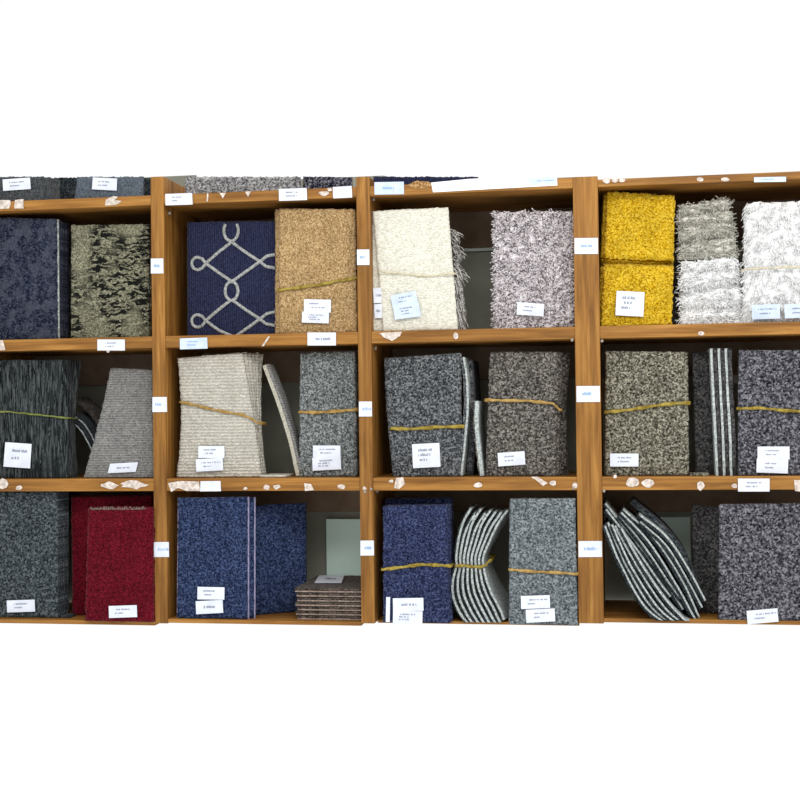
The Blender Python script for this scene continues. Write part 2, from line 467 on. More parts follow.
torn('C', 0, rag(-4, 478, 9, 490, 8)); torn('C', 0, rag(14, 484, 23, 492, 7, 0.5)); torn('C', 0, rag(100, 481, 120, 490, 11, 0.5)); torn('C', 0, rag(118, 480, 150, 490, 14, 0.6))
torn('C', 1, [(168, 483), (180, 481), (199, 481.5), (200, 491), (187, 491), (178, 488), (171, 492)])
torn('C', 1, [(200.5, 481.2), (220.5, 481), (221, 491.2), (200, 491.4)], PAPER)
for b in ((243, 486, 248, 491), (262, 484, 271, 491), (272, 484, 281, 490), (337, 483, 346, 490), (362, 486, 367, 491)):
    torn('C', 1, rag(*b, 7, 0.45))
torn('C', 1, [(304, 483), (311, 484), (314, 490), (305, 491)])
torn('C', 2, [(396, 478), (403, 477), (405, 484), (399, 489), (394, 488)]); torn('C', 2, rag(388, 479, 395, 484, 7, 0.5)); torn('C', 2, rag(473, 482, 483, 488, 9, 0.2))
torn('C', 2, [(531, 477), (537, 476.5), (548, 483), (543, 486), (536, 480)]); torn('C', 2, rag(549, 480, 557, 486, 8)); torn('C', 2, rag(572, 482, 578, 489, 7))
torn('C', 3, rag(625, 477, 640, 488, 9, 0.2)); torn('C', 3, rag(640, 478, 656, 489, 10, 0.5)); torn('C', 3, rag(613, 474, 618, 479, 7, 0.4))
torn('C', 3, rag(696, 481, 705, 491, 8, 0.3)); torn('C', 3, rag(731, 483, 738, 489, 7, 0.3)); torn('C', 3, [(794, 480), (804, 480), (804, 492), (795, 491)])

# ------------------------------------------------------------------ carpet sheets
class Face:
    """front face of a sheet from its four corners in the photograph: top-left, top-right, bottom-right, bottom-left"""
    def __init__(s, TL, TR, BR, BL, Y, zb, lean=0.0, bowL=0.0, bowR=0.0, bulge=0.0, yaw=0.0, crease=None, wav=0.0):
        s.Y, s.zb, s.lean, s.yaw = Y, zb, lean, yaw
        s.a = [at(*p, Y, lean, zb) for p in (TL, TR, BR, BL)]
        for k in (2, 3): s.a[k] = Vector((s.a[k].x, Y, zb))
        k = CAM.length / FPX
        s.bowL, s.bowR, s.bulge, s.crease, s.wav = bowL * k, bowR * k, bulge, crease, wav
        xs = [p.x for p in s.a]
        s.x0, s.x1 = min(xs), max(xs)
    def __call__(s, uu, vv):
        TL, TR, BR, BL = s.a
        p = (BL * (1 - uu) + BR * uu) * (1 - vv) + (TL * (1 - uu) + TR * uu) * vv
        q = 4 * vv * (1 - vv)
        p.x += (s.bowL * (1 - uu) + s.bowR * uu) * q
        p.y -= s.bulge * math.sin(math.pi * uu) * math.sin(math.pi * vv)
        p.y += s.yaw * (uu - 0.5)
        if s.crease:
            for vc, wd, dp in (s.crease if isinstance(s.crease[0], tuple) else (s.crease,)):
                p.y += dp * math.exp(-((vv - vc - 0.10 * (uu - 0.5) * (1 if dp > 0.013 and wd > 0.02 else 0)) / wd) ** 2)
        return p
    def base(s):
        b = (s.a[2] + s.a[3]) * 0.5
        return Vector((b.x, s.Y, s.zb))

def pile_mesh(face, org, t, step=0.0045, amp=0.0017, dx=0.0, dz=0.0, dy=0.0, mi=0, edge=0.0016, bm=None):
    bm = bm or bmesh.new()
    wd = (face.a[1] - face.a[0]).length; ht = (face.a[0] - face.a[3]).length
    nu = max(3, int(wd / step)); nv = max(3, int(ht / step))
    sd = random.random() * 50
    fr, bk = [], []
    for j in range(nv + 1):
        rf, rb = [], []
        for i in range(nu + 1):
            uu, vv = i / nu, j / nv
            p = face(uu, vv) + Vector((dx, dy, dz * vv))
            g = mnoise.noise(p * 140 + Vector((sd, 0, 0))) * amp * 0.9 + random.uniform(-1, 1) * amp * 0.6
            e = (i in (0, nu)) or (j in (0, nv))
            q = p.copy(); q.y += -g + (edge if e else 0)
            jx = random.uniform(-1, 1) * amp * 0.75; jz = random.uniform(-1, 1) * amp * 0.75
            if j == 0: jz = abs(jz)
            q.x += jx; q.z += jz
            rf.append(bm.verts.new(q - org))
            p2 = p + Vector((jx * 0.5, t, jz * 0.5 if j else 0))
            rb.append(bm.verts.new(p2 - org))
        fr.append(rf); bk.append(rb)
    fs = []
    for j in range(nv):
        for i in range(nu):
            fs.append(bm.faces.new((fr[j][i], fr[j][i + 1], fr[j + 1][i + 1], fr[j + 1][i])))
            fs.append(bm.faces.new((bk[j][i], bk[j + 1][i], bk[j + 1][i + 1], bk[j][i + 1])))
    for i in range(nu):
        fs.append(bm.faces.new((fr[0][i], bk[0][i], bk[0][i + 1], fr[0][i + 1])))
        fs.append(bm.faces.new((fr[nv][i], fr[nv][i + 1], bk[nv][i + 1], bk[nv][i])))
    for j in range(nv):
        fs.append(bm.faces.new((fr[j][0], fr[j + 1][0], bk[j + 1][0], bk[j][0])))
        fs.append(bm.faces.new((fr[j][nu], bk[j][nu], bk[j + 1][nu], fr[j + 1][nu])))
    for fc in fs: fc.material_index = mi; fc.smooth = True
    return bm

def slab_mesh(face, org, y0, t, dx=0.0, dz=0.0, inset=0.0006, n=10):
    """thin backing behind the pile"""
    if face.crease: n = 60
    bm = bmesh.new()
    nu, nv = (8 if face.bulge else 2), n
    fr, bk = [], []
    for j in range(nv + 1):
        rf, rb = [], []
        for i in range(nu + 1):
            vv = j / nv
            uu = i / nu
            p = face(uu, vv) + Vector((dx, y0, dz * vv))
            p.x += (inset if i == 0 else (-inset if i == nu else 0))
            rf.append(bm.verts.new(p - org)); rb.append(bm.verts.new(p + Vector((0, t, 0)) - org))
        fr.append(rf); bk.append(rb)
    for j in range(nv):
        for i in range(nu):
            bm.faces.new((fr[j][i], fr[j][i + 1], fr[j + 1][i + 1], fr[j + 1][i]))
            bm.faces.new((bk[j][i], bk[j + 1][i], bk[j + 1][i + 1], bk[j][i + 1]))
    for i in range(nu):
        bm.faces.new((fr[0][i], bk[0][i], bk[0][i + 1], fr[0][i + 1]))
        bm.faces.new((fr[nv][i], fr[nv][i + 1], bk[nv][i + 1], bk[nv][i]))
    for j in range(nv):
        bm.faces.new((fr[j][0], fr[j + 1][0], bk[j + 1][0], bk[j][0]))
        bm.faces.new((fr[j][nu], bk[j][nu], bk[j + 1][nu], fr[j + 1][nu]))
    return bm

def put_labels(face, org, parent, labels, off=0.0045):
    for i, lb in enumerate(labels):
        b, t = lb[0], lb[1]
        ln = lb[2] if len(lb) > 2 else 2
        mat = lb[3] if len(lb) > 3 else PAPER
        skew = lb[4] if len(lb) > 4 else 0.0
        bb = face.bulge
        q = quadpx(*b, t, face.Y - off - bb - 0.0008 * (i % 2), face.lean, face.zb, skew)
        if face.yaw:
            for p in q:
                p.y += face.yaw * ((p.x - face.x0) / (face.x1 - face.x0) - 0.5)
        paper('label', q, org, parent, ln, mat)

def band(face, org, parent, pts, mat, depth, hgt=0.0075, name='rubber_band', off=0.0042, ends=True):
    """elastic band: along the front through the given places of the photograph, round both sides and the back"""
    fp = [at(x, y, face.Y - off - face.bulge, face.lean, face.zb) for x, y in pts]
    # denser and slightly wavy
    path = []
    for a, b in zip(fp[:-1], fp[1:]):
        for k in range(6):
            q = a.lerp(b, k / 6)
            q.y -= 0.0006 * math.sin(k * 1.7); q.z += 0.0006 * math.sin(k * 2.3 + a.x * 90)
            path.append(q)
    path.append(fp[-1])
    L, Rr = path[0].copy(), path[-1].copy()
    e = 0.0035
    loop = path + [Vector((Rr.x + e, Rr.y + 0.006, Rr.z)), Vector((Rr.x + e, Rr.y + depth, Rr.z - 0.002)), Vector((Rr.x - 0.004, Rr.y + depth + 0.008, Rr.z - 0.002)),
                   Vector((L.x + 0.004, L.y + depth + 0.008, L.z)), Vector((L.x - e, L.y + depth, L.z)), Vector((L.x - e, L.y + 0.006, L.z))]
    bm = bmesh.new()
    n = len(loop)
    prof = [(-0.5, 0.0), (-0.3, 0.0010), (0.3, 0.0010), (0.5, 0.0), (0.3, -0.0008), (-0.3, -0.0008)]
    rings = []
    for i in range(n):
        t = (loop[(i + 1) % n] - loop[i - 1]).normalized()
        out = Vector((t.y, -t.x, 0))
        if out.length < 1e-6: out = Vector((0, -1, 0))
        out.normalize()
        tw = 1.0 + 0.22 * math.sin(i * 0.9 + L.x * 40)
        rings.append([bm.verts.new(loop[i] + Vector((0, 0, 1)) * (a * hgt * tw) + out * b - org) for a, b in prof])
    m = len(prof)
    for i in range(n):
        for k in range(m):
            fc = bm.faces.new((rings[i][k], rings[(i + 1) % n][k], rings[(i + 1) % n][(k + 1) % m], rings[i][(k + 1) % m]))
            fc.smooth = True
    bmesh.ops.recalc_face_normals(bm, faces=bm.faces)
    return link(name, bm, mat, parent)

PITCH_S = 0.0092
def sample(face, mat, label, labels=(), backing=B_GREY, group=None, t=0.0062, tb=0.0026, cat='carpet sample', name='carpet_sample', step=0.0045, amp=0.0017, inset=0.0006):
    """one loose sample sheet: a thing with pile, backing and stickers"""
    org = face.base()
    e = empty(name, org, label, cat, group)
    link('pile', pile_mesh(face, org, t, step, amp), mat, e)
    link('backing', slab_mesh(face, org, t, tb, inset=inset), backing, e)
    put_labels(face, org, e, labels)
    return e
def rear(face, mat, n, label, group, backing=B_GREY, dx=(0, 0), dzs=0.003, start=1, t=0.0062, tb=0.0026, pitch=PITCH_S, name='carpet_sample', step=0.009, inset=0.0006):
    """further sheets standing behind a front sheet, each a thing of its own"""
    out = []
    for k in range(start, start + n):
        f2 = Face.__new__(Face); f2.__dict__.update(face.__dict__)
        sh = Vector((dx[0] + (dx[1] - dx[0]) * (k - start) / max(1, n - 1) + random.uniform(-0.0012, 0.0012), k * pitch, 0))
        dz = random.uniform(-dzs, dzs * 0.3)
        f2.a = [p + sh for p in face.a]
        f2.a[0] = f2.a[0] + Vector((0, 0, dz)); f2.a[1] = f2.a[1] + Vector((0, 0, dz))
        f2.Y = face.Y + k * pitch; f2.bulge = face.bulge
        f2.x0 += sh.x; f2.x1 += sh.x
        org = f2.base()
        e = empty(name, org, label, 'carpet sample', group)
        link('pile', pile_mesh(f2, org, t, step, 0.0016), mat, e)
        link('backing', slab_mesh(f2, org, t, tb, inset=inset), backing, e)
        out.append(e)
    return out

def bundle(face, mat, n, label, labels=(), bands=(), backing=B_GREY, dx=(0, 0), dzs=0.003, t=0.0062, tb=0.0026, pitch=PITCH_S, step=0.0045, amp=0.0017, fan=None, name='carpet_bundle'):
    """sheets held together by a band: one thing; every sheet is a part with its backing below it"""
    org = face.base()
    e = empty(name, org, label, 'carpet samples')
    for k in range(n):
        f2 = Face.__new__(Face); f2.__dict__.update(face.__dict__)
        s = k / max(1, n - 1)
        sf = 1.0 if fan and len(fan) > 3 else s
        sh = Vector((dx[0] + (dx[1] - dx[0]) * s + (random.uniform(-0.0012, 0.0012) if k else 0), k * pitch, 0)) if k else Vector((0, 0, 0))
        dz = random.uniform(-dzs, dzs * 0.3) if k else 0
        f2.a = [p + sh for p in face.a]
        for q in (0, 1): f2.a[q] = f2.a[q] + Vector((0, 0, dz))
        if fan and k:   # (dx at top, dx at bottom, bow at right) growing towards the back
            f2.a[0] = f2.a[0] + Vector((fan[0] * sf, 0, 0)); f2.a[1] = f2.a[1] + Vector((fan[0] * sf, 0, 0))
            f2.a[2] = f2.a[2] + Vector((fan[1] * sf, 0, 0)); f2.a[3] = f2.a[3] + Vector((fan[1] * sf, 0, 0))
            f2.bowR = face.bowR + fan[2] * sf; f2.bowL = face.bowL + fan[2] * sf
        o = link('carpet_sheet', pile_mesh(f2, org, t, step if k == 0 else 0.009, amp if k == 0 else 0.0016), mat, e)
        link('backing', slab_mesh(f2, org, t, tb), backing, o)
    put_labels(face, org, e, labels)
    for bd in bands:
        pts, bmat = bd[0], bd[1]
        band(face, org, e, pts, bmat, bd[2] if len(bd) > 2 else n * pitch + 0.004, bd[3] if len(bd) > 3 else 0.0075)
    return e

def tufts(face, org, n, ln, rad, droop=0.5, spread=0.6, segs=3, side=0.0, thick=0.0, mi=0, bm=None, vr=(0, 1), over=0.0):
    """long pile: separate yarn ends standing off the face"""
    bm = bm or bmesh.new()
    for k in range(n):
        uu, vv = random.random() * (1 + 2 * over) - over, random.uniform(*vr)
        uu = min(1.0, max(0.0, uu))
        p = face(uu, vv)
        p.y += random.random() * thick
        d = Vector((random.uniform(-1, 1) * spread + side * (uu - 0.5) * 2, -0.8 + random.uniform(-0.2, 0.4), random.uniform(-1, 1) * spread - droop)).normalized()
        l = ln * random.uniform(0.6, 1.15)
        pts = [p - org]
        for s in range(segs):
            d = (d + Vector((random.uniform(-.25, .25), random.uniform(-.15, .15), -0.22 * droop + random.uniform(-.25, .25)))).normalized()
            q = pts[-1] + d * (l / segs)
            if q.z + org.z < face.zb + 0.001: q.z = face.zb + 0.001 - org.z
            pts.append(q)
        strand(bm, pts, rad, rad * 0.55, 3, mi)
    return bm

zA, zB_, zC, zD = ZTOP['A'], ZTOP['B'], ZTOP['C'], ZTOP['D']

# ------------------------------------------------------------------ row above: only the feet of these samples are in the photograph
TOPY = 176.6
fa = Face((-14, TOPY), (43, TOPY), (43, 198), (-14, 198), 0.03, zA)
sample(fa, C_DKGREY, 'dark grey carpet sample at the top left with a tilted white sticker', [((3, 178.5, 30.5, 190), 4, 2)], B_GREY)
rear(fa, C_DKGREY, 4, 'dark grey carpet sample standing behind the top left one', 'dark grey samples at the top left', B_GREY, (0.012, 0.02), 0.0)
fa = Face((77, TOPY), (143, TOPY), (143, 196), (74, 197), 0.03, zA)
sample(fa, C_BLUEGREY, 'blue grey carpet sample beside the first upright on the top shelf', [((92.5, 178, 117, 190), -3, 2)], B_GREY)
fa = Face((185, TOPY), (300, TOPY), (300, 191), (185, 192), 0.05, zA)
sample(fa, C_LGREY, 'wide light grey speckled carpet sample on the second top shelf', (), B_GREY)
fa = Face((303, TOPY), (352, TOPY), (352, 187), (303, 189), 0.05, zA)
sample(fa, C_INKSP, 'black and white speckled dark carpet sample on the second top shelf', (), B_DARK)
fa = Face((373, TOPY), (478, TOPY), (478, 180), (373, 183), 0.05, zA)
sample(fa, C_NAVY, 'navy carpet sample on the top shelf behind the white taped edge', (), B_DARK)

fa = Face((54, TOPY + 1), (150, TOPY + 1), (150, 198), (54, 198), 0.13, zA)  # added dark sheet replacing the shade that shelves higher up would cast
sample(fa, C_DARKP, 'added dark sheet in place of the shade between the two grey samples on the top shelf', (), B_DARK)
# ------------------------------------------------------------------ row one
# bay one
fa = Face((-16, 217), (56, 219), (57, 339), (-16, 340), 0.03, zB_)
sample(fa, C_NAVYMOT, 'navy mottled carpet sample with white edge at the far left', (), B_WHITE, tb=0.0035, inset=-0.0028)
rear(fa, C_NAVYMOT, 5, 'navy mottled carpet sample stacked behind the white edged one', 'navy mottled samples at the far left', B_DARK, (0, 0.004), start=2)
fa = Face((71, 225), (148.5, 224), (149, 337), (71, 338), 0.035, zB_)
sample(fa, C_BLOTCH, 'stone grey carpet sample with black blotches beside the first upright', (), B_GREY)
rear(fa, C_BLOTCH, 3, 'stone grey black blotched sample stacked behind the first', 'blotched stone grey samples', B_GREY)
# bay two: lattice rug
fa = Face((187, 222), (275, 221), (279, 336), (187, 338), 0.06, zB_)
org = fa.base()
e = empty('carpet_sample', org, 'navy carpet sample with a pale looped lattice pattern', 'carpet sample')
bm = pile_mesh(fa, org, 0.0062)
def lattice_line(pts, wpx=3.3, closed=False):
    P = [at(x, y, fa.Y - 0.0026) for x, y in pts]
    n = len(P)
    hw = wpx * 0.5 * CAM.length / FPX
    rows = []
    for i in range(n):
        a = P[i - 1] if (closed or i > 0) else P[0]
        b = P[(i + 1) % n] if (closed or i < n - 1) else P[-1]
        t = (b - a).normalized(); s = Vector((-t.z, 0, t.x))
        rows.append([bm.verts.new(P[i] + s * hw * k + Vector((0, -dy + random.uniform(-.0004, .0004), 0)) - org) for k, dy in ((-1, 0), (-.5, .0016), (.5, .0016), (1, 0))])
    for i in range(n if closed else n - 1):
        j = (i + 1) % n
        for k in range(3):
            fc = bm.faces.new((rows[i][k], rows[j][k], rows[j][k + 1], rows[i][k + 1])); fc.material_index = 1
            fc.normal_update()
            if fc.normal.y > 0: fc.normal_flip()
def arc(cx, cy, rx, ry, a0, a1, n=16):
    return [(cx + rx * math.cos(math.radians(a0 + (a1 - a0) * k / n)), cy + ry * math.sin(math.radians(a0 + (a1 - a0) * k / n))) for k in range(n + 1)]
for dy in (0, 57.5):
    lattice_line(arc(197.5, 263.5 + dy, 5.8, 6.2, 50, 310))
    lattice_line([(201.7, 258.2 + dy), (206, 263.5 + dy), (219, 273 + dy)] + ([(232, 281.5 + dy)] if dy == 0 else [(232, 336)]))
    lattice_line([(201.7, 268.8 + dy), (206, 263 + dy), (218, 252.5 + dy), (231.5, 242 + dy)])
    lattice_line([(231.5, 242 + dy), (246, 252.5 + dy), (259, 261 + dy), (266, 266.5 + dy), (275.3, 268 + dy)])
    lattice_line([(275.2, 254.5 + dy), (267, 256 + dy), (260, 261.5 + dy), (246, 271.5 + dy)] + ([(232, 281.5 + dy)] if dy == 0 else [(236, 336)]))
    lattice_line(arc(231.5, 232 + dy if dy == 0 else 291, 6.4, 9.4, 0, 360, 24)[:-1], closed=True) if dy else lattice_line(arc(231, 230.5, 7.2, 10.5, -38, 218, 20))
link('pile', bm, [C_NAVY, C_LATT], e)
link('backing', slab_mesh(fa, org, 0.0062, 0.0026), B_GREY, e)
rear(fa, C_NAVY, 3, 'navy carpet sample standing behind the lattice patterned one', 'navy lattice samples', B_GREY, (0, 0.002))
fa = Face((279, 208.5), (355, 209), (357, 333), (279, 335), 0.03, zB_)
bundle(fa, C_TAN, 5, 'bundle of tan carpet samples tied by an olive band, beside the lattice rug',
       [((304, 299.5, 331, 312.5), -1, 2), ((302, 312, 329, 323), -2, 3)], [([(278.5, 290), (295, 288), (318, 285), (340, 280.5), (356.5, 278)], BAND_OLIVE, 0.05, 0.007)], B_BROWN, (-0.006, -0.021))
# bay three: cream stack with fringe
fa = Face((372.5, 211), (448, 207), (458, 331), (383, 331), 0.02, zB_, bulge=0.004, crease=(0.47, 0.02, 0.002))
org = fa.base()
e = bundle(fa, C_CREAM, 6, 'bundle of cream woven samples with a fringed side and blurred double sticker',
           [((391.5, 293, 417, 306), 10, 2, PAPER_BLUE), ((394, 304, 420, 318), 8, 3, PAPER_BLUE)], [([(379, 271.5), (400, 273), (425, 276), (454, 273.5)], BAND_CREAM, 0.06, 0.004)], B_CREAM, (-0.002, -0.006), amp=0.0016, fan=(-0.004, -0.03, 0.0, 1))
put_labels(fa, org, e, [((374.5, 304, 382.5, 318), 3, 1), ((373.5, 288, 381.5, 303), 3, 1)], -0.006)
bm = bmesh.new()
for k in range(340):
    vv = random.uniform(0.04, 0.84)
    p = fa(1.0, vv) + Vector((random.uniform(-0.004, 0.006), 0.006 + random.random() * 0.06, 0)) - org
    d = Vector((random.uniform(0.5, 1.0), random.uniform(-0.5, 0.2), random.uniform(-0.4, 0.3) - (0.75 if vv < 0.45 else 0.1))).normalized()
    L = random.uniform(0.018, 0.036) * (1.0 if vv < 0.5 else 0.62 + 0.3 * math.sin(vv * 40))
    pts = [p]
    for s in range(4):
        d = (d + Vector((-0.05, random.uniform(-.2, .2), -0.28 + random.uniform(-.12, .12)))).normalized()
        q = pts[-1] + d * L / 4
        q.z = max(q.z, 0.0015)
        pts.append(q)
    strand(bm, pts, 0.0016, 0.0010)
link('fringe', bm, C_CREAMFR, e, kind='stuff')
# grey lilac shag
fa = Face((495, 212), (572, 211), (574, 327), (494, 327), 0.05, zB_)
org = fa.base()
e = empty('shag_sample', org, 'grey and lilac shaggy carpet sample right of the cream bundle', 'carpet sample')
link('pile', tufts(fa, org, 5200, 0.013, 0.0023, 0.25, 0.75, 2, side=0.5, thick=0.012, bm=pile_mesh(fa, org, 0.010, 0.006, 0.003)), C_SHAG, e)
link('backing', slab_mesh(fa, org, 0.010, 0.003), B_GREY, e)
put_labels(fa, org, e, [((517, 303, 544, 315.5), -4, 2)], 0.013)
fb = Face((495, 213), (571, 212), (573, 327), (494, 327), 0.068, zB_)
org = fb.base()
e = empty('shag_sample', org, 'grey and lilac shaggy sample standing behind the labelled shaggy one', 'carpet sample')
link('pile', tufts(fb, org, 900, 0.011, 0.0022, 0.25, 0.75, 2, side=1.2, thick=0.012, bm=pile_mesh(fb, org, 0.010, 0.009, 0.003)), C_SHAG, e)
link('backing', slab_mesh(fb, org, 0.010, 0.003), B_GREY, e)
# bay four: yellow
fa = Face((607, 191), (675, 195.5), (672, 321), (601, 319), 0.03, zB_, lean=0.06, crease=(0.475, 0.016, 0.024), bulge=0.003)
e = bundle(fa, C_YELLOW, 4, 'bright yellow carpet bundle pinched in the middle by a band', [((616, 291.5, 644, 316), -3, 3)], (), B_BROWN, (-0.004, -0.008), t=0.009, pitch=0.0125, amp=0.0028)
org = fa.base()
band(fa, org, e, [(602.5, 258), (625, 259.5), (650, 261), (669.5, 262)], plain('band_brown', (92, 62, 0), 0.95, 0.0), 0.055, 0.004, off=-0.006)
# white and grey shag pile
def shag(name, label, px, Y, mat, n, ln, rad, droop, spread, side, thick, zb=None, stickers=(), bands=(), loff=0.016, crease=None, tbk=0.05):
    fc = Face(*px, Y, zb if zb is not None else zB_, crease=crease, bulge=0.004)
    og = fc.base()
    ob = empty(name, og, label, 'carpet samples')
    b_ = pile_mesh(fc, og, tbk, 0.007, 0.004)
    link('pile', tufts(fc, og, n, ln, rad, droop, spread, 3, side=side, thick=thick, bm=b_), mat, ob)
    link('backing', slab_mesh(fc, og, tbk, 0.003), B_CREAM, ob)
    put_labels(fc, og, ob, stickers, loff)
    for pts, m_, h_ in bands:
        band(fc, og, ob, pts, m_, tbk, h_, off=loff - 0.003)
    return ob
ZS = at(708, 259, 0.06).z
shag('shag_bundle', 'white shaggy carpet folded low, right of the yellow bundle', ((682, 262), (738, 258), (744, 326), (680, 326)), 0.055, C_SHAGW, 2600, 0.016, 0.0013, 0.25, 0.9, 0.5, 0.012, crease=((0.56, 0.05, 0.020), (0.25, 0.04, 0.010), (0.82, 0.04, 0.010)))
shag('shag_bundle', 'grey shaggy carpet lying on top of the folded white shag', ((680, 206), (729, 198), (738, 258), (680, 262)), 0.065, C_SHAGG, 2600, 0.015, 0.0013, 0.25, 0.9, 0.3, 0.012, zb=ZS, crease=((0.36, 0.05, 0.022), (0.62, 0.04, 0.012), (0.82, 0.04, 0.012)))
shag('shag_bundle', 'white shaggy bundle at the right edge with a cream band and two stickers', ((746, 203), (822, 200), (822, 325), (744, 326)), 0.04, C_SHAGW, 4600, 0.018, 0.0012, 0.75, 0.55, 0.5, 0.012,
     stickers=[((752, 304.5, 780, 319), 2, 2, PAPER_BLUE), ((784.5, 304, 812, 318), 2, 2, PAPER_BLUE)], bands=[([(744, 269.5), (765, 268), (790, 267), (821, 267.5)], BAND_CREAM, 0.004)], crease=(0.46, 0.02, 0.004), loff=0.017)

# ------------------------------------------------------------------ row two
# bay one
fa = Face((-16, 360), (66, 360), (68, 477), (-16, 477), 0.03, zC)
bundle(fa, C_CHAR, 6, 'bundle of dark charcoal striped samples tied by a thin green band', [((4.5, 443, 31, 467.5), -4, 2)], [([(-15, 411), (10, 412), (40, 415), (66.5, 418)], BAND_GREEN, 0.056, 0.004)], B_DARK, (0.002, 0.002), fan=(0.012, 0.0, -0.012))
# fallen sheets in the gap
def fan_sheet(path, Y, depth, zb=None, tb=0.0038, tp=0.0040, mat_p=C_DARKP, mat_b=B_WHITE, side=1, label='', group=None, thing=True, parent=None, org=None, skew=0.0, name='carpet_sample'):
    """curved sheet seen on edge: path through the photograph gives its backing; pile lies on the side `side` of it"""
    P = [at(x, y, Y) for x, y in path]
    # smooth resample (Catmull-Rom)
    R_ = []
    ext = [P[0] * 2 - P[1]] + P + [P[-1] * 2 - P[-2]]
    for i in range(1, len(ext) - 2):
        p0, p1, p2, p3 = ext[i - 1:i + 3]
        for k in range(6):
            t = k / 6
            R_.append(0.5 * ((2 * p1) + (p2 - p0) * t + (2 * p0 - 5 * p1 + 4 * p2 - p3) * t * t + (3 * p1 - p0 - 3 * p2 + p3) * t ** 3))
    R_.append(P[-1])
    n = len(R_)
    nr = []
    for i in range(n):
        t = R_[min(i + 1, n - 1)] - R_[max(i - 1, 0)]
        t.y = 0; t.normalize()
        nr.append(Vector((-t.z, 0, t.x)) * side)
    lowest = min(p.z for p in R_)
    if thing:
        cx = sum(p.x for p in R_) / n
        org = Vector((R_[-1].x, Y, lowest))
        parent = empty(name, org, label, 'carpet sample', group)
    def strip(a, b, amp, ny, fuzz=0.0):
        bm = bmesh.new()
        G = []
        for i in range(n):
            ja, jb = random.uniform(-1, 1) * amp, random.uniform(-1, 1) * amp
            row = []
            for j in range(ny + 1):
                yy = depth * j / ny + (random.uniform(-1, 1) * fuzz if j == 0 else 0)
                la = R_[i] + nr[i] * (a + random.uniform(-1, 1) * amp * 0.3) + Vector((0, yy, 0))
                lb = R_[i] + nr[i] * (b + random.uniform(-1, 1) * amp) + Vector((0, yy, 0))
                for q in (la, lb):
                    if zb is not None and q.z < zb: q.z = zb
                sx = skew * yy * (abs(i / (n - 1) - 0.45) * 2)
                la.x += sx; lb.x += sx
                row.append((bm.verts.new(la - org), bm.verts.new(lb - org)))
            G.append(row)
        for i in range(n - 1):
            for j in range(ny):
                for s in (0, 1):
                    bm.faces.new((G[i][j][s], G[i + 1][j][s], G[i + 1][j + 1][s], G[i][j + 1][s]))
            bm.faces.new((G[i][0][0], G[i][0][1], G[i + 1][0][1], G[i + 1][0][0]))
            bm.faces.new((G[i][ny][0], G[i + 1][ny][0], G[i + 1][ny][1], G[i][ny][1]))
        for j in range(ny):
            for i in (0, n - 1):
                bm.faces.new((G[i][j][0], G[i][j][1], G[i][j + 1][1], G[i][j + 1][0]))
        bmesh.ops.recalc_face_normals(bm, faces=bm.faces)
        return bm
    po = link('pile' if thing else 'carpet_sheet', strip(tb, tb + tp, 0.0009, 12, 0.0012), mat_p, parent, True)
    link('backing', strip(0.0, tb, 0.0004, 6, 0.0010), mat_b, parent if thing else po)
    return parent
fan_sheet([(66, 419), (78, 428), (86, 440), (93, 455), (99, 476)], 0.10, 0.09, zC, side=1, mat_p=C_DARKP, label='dark carpet sample fallen against the grey ribbed one, lower of two white edges', tb=0.0032)
fan_sheet([(72, 415), (84, 425), (92, 438), (99, 455), (106, 476)], 0.115, 0.08, zC, side=1, mat_p=C_DARKP, label='dark carpet sample fallen behind the lower white edge', tb=0.0032)
fan_sheet([(70, 400), (86, 411), (98, 428), (108, 450), (115, 476)], 0.14, 0.09, zC, side=1, mat_p=C_BROWN, mat_b=B_DARK, label='brown carpet sample slumped at the back behind the fallen dark ones')
fa = Face((110, 368), (152, 370), (154, 476), (83, 476), 0.035, zC, lean=0.12, bowL=2.0)
sample(fa, C_GREYST, 'grey horizontally ribbed carpet sample with a flared left edge', [((109, 463, 137, 472.5), 3, 1, PAPER, 1.5)], B_GREY)
rear(fa, C_GREYST, 3, 'grey ribbed carpet sample standing behind the flared one', 'grey ribbed samples', B_GREY, (0.002, 0.004))
# bay two
fa = Face((177, 358), (242, 352.5), (261, 476), (176, 479), 0.03, zC, bowL=4.5, bowR=1.5, bulge=0.003)
bundle(fa, C_CREAMRIB, 6, 'bundle of cream ribbed samples tied by a twisted yellow band', [((198.5, 446, 224.5, 458), 0, 2), ((196, 458.5, 223, 471), 3, 2)],
       [([(180, 402), (195, 405), (210, 409), (226, 412), (243, 415), (252, 419), (258, 423)], BAND_TAN, 0.056, 0.0065)], B_CREAM, (0.001, 0.002), fan=(0.032, -0.004, -0.012))
fan_sheet([(262.5, 366), (276, 402), (288, 440), (296, 476)], 0.05, 0.05, zC, side=1, tb=0.0085, tp=0.006, mat_p=C_GREYST, mat_b=B_CREAM, label='thick cream sample leaning on edge beside the grey speckled bundle')
bm = bmesh.new()
p = at(262, 477, 0.03); q = at(287, 477, 0.03)
og = Vector(((p.x + q.x) / 2, 0.05, zC))
box(bm, p.x, q.x, 0.02, 0.10, zC + 0.0003, zC + 0.006, og, 0.0015)
o = link('carpet_offcut', bm, C_CREAMRIB); o.location = og
o['label'] = 'small cream offcut lying flat under the leaning sheet'; o['category'] = 'carpet offcut'
fa = Face((300, 353), (355, 351), (357, 477), (299, 477), 0.05, zC)
bundle(fa, C_GREYSP, 5, 'narrow bundle of grey speckled samples next to the second upright', [((313, 445.5, 340.5, 457.5), 0, 2), ((312.5, 457, 341, 470), 3, 3)], [([(299.5, 412), (315, 412.5), (335, 411.5), (356, 409.5)], BAND_TAN, 0.048, 0.0075)], B_GREY, (0, 0))
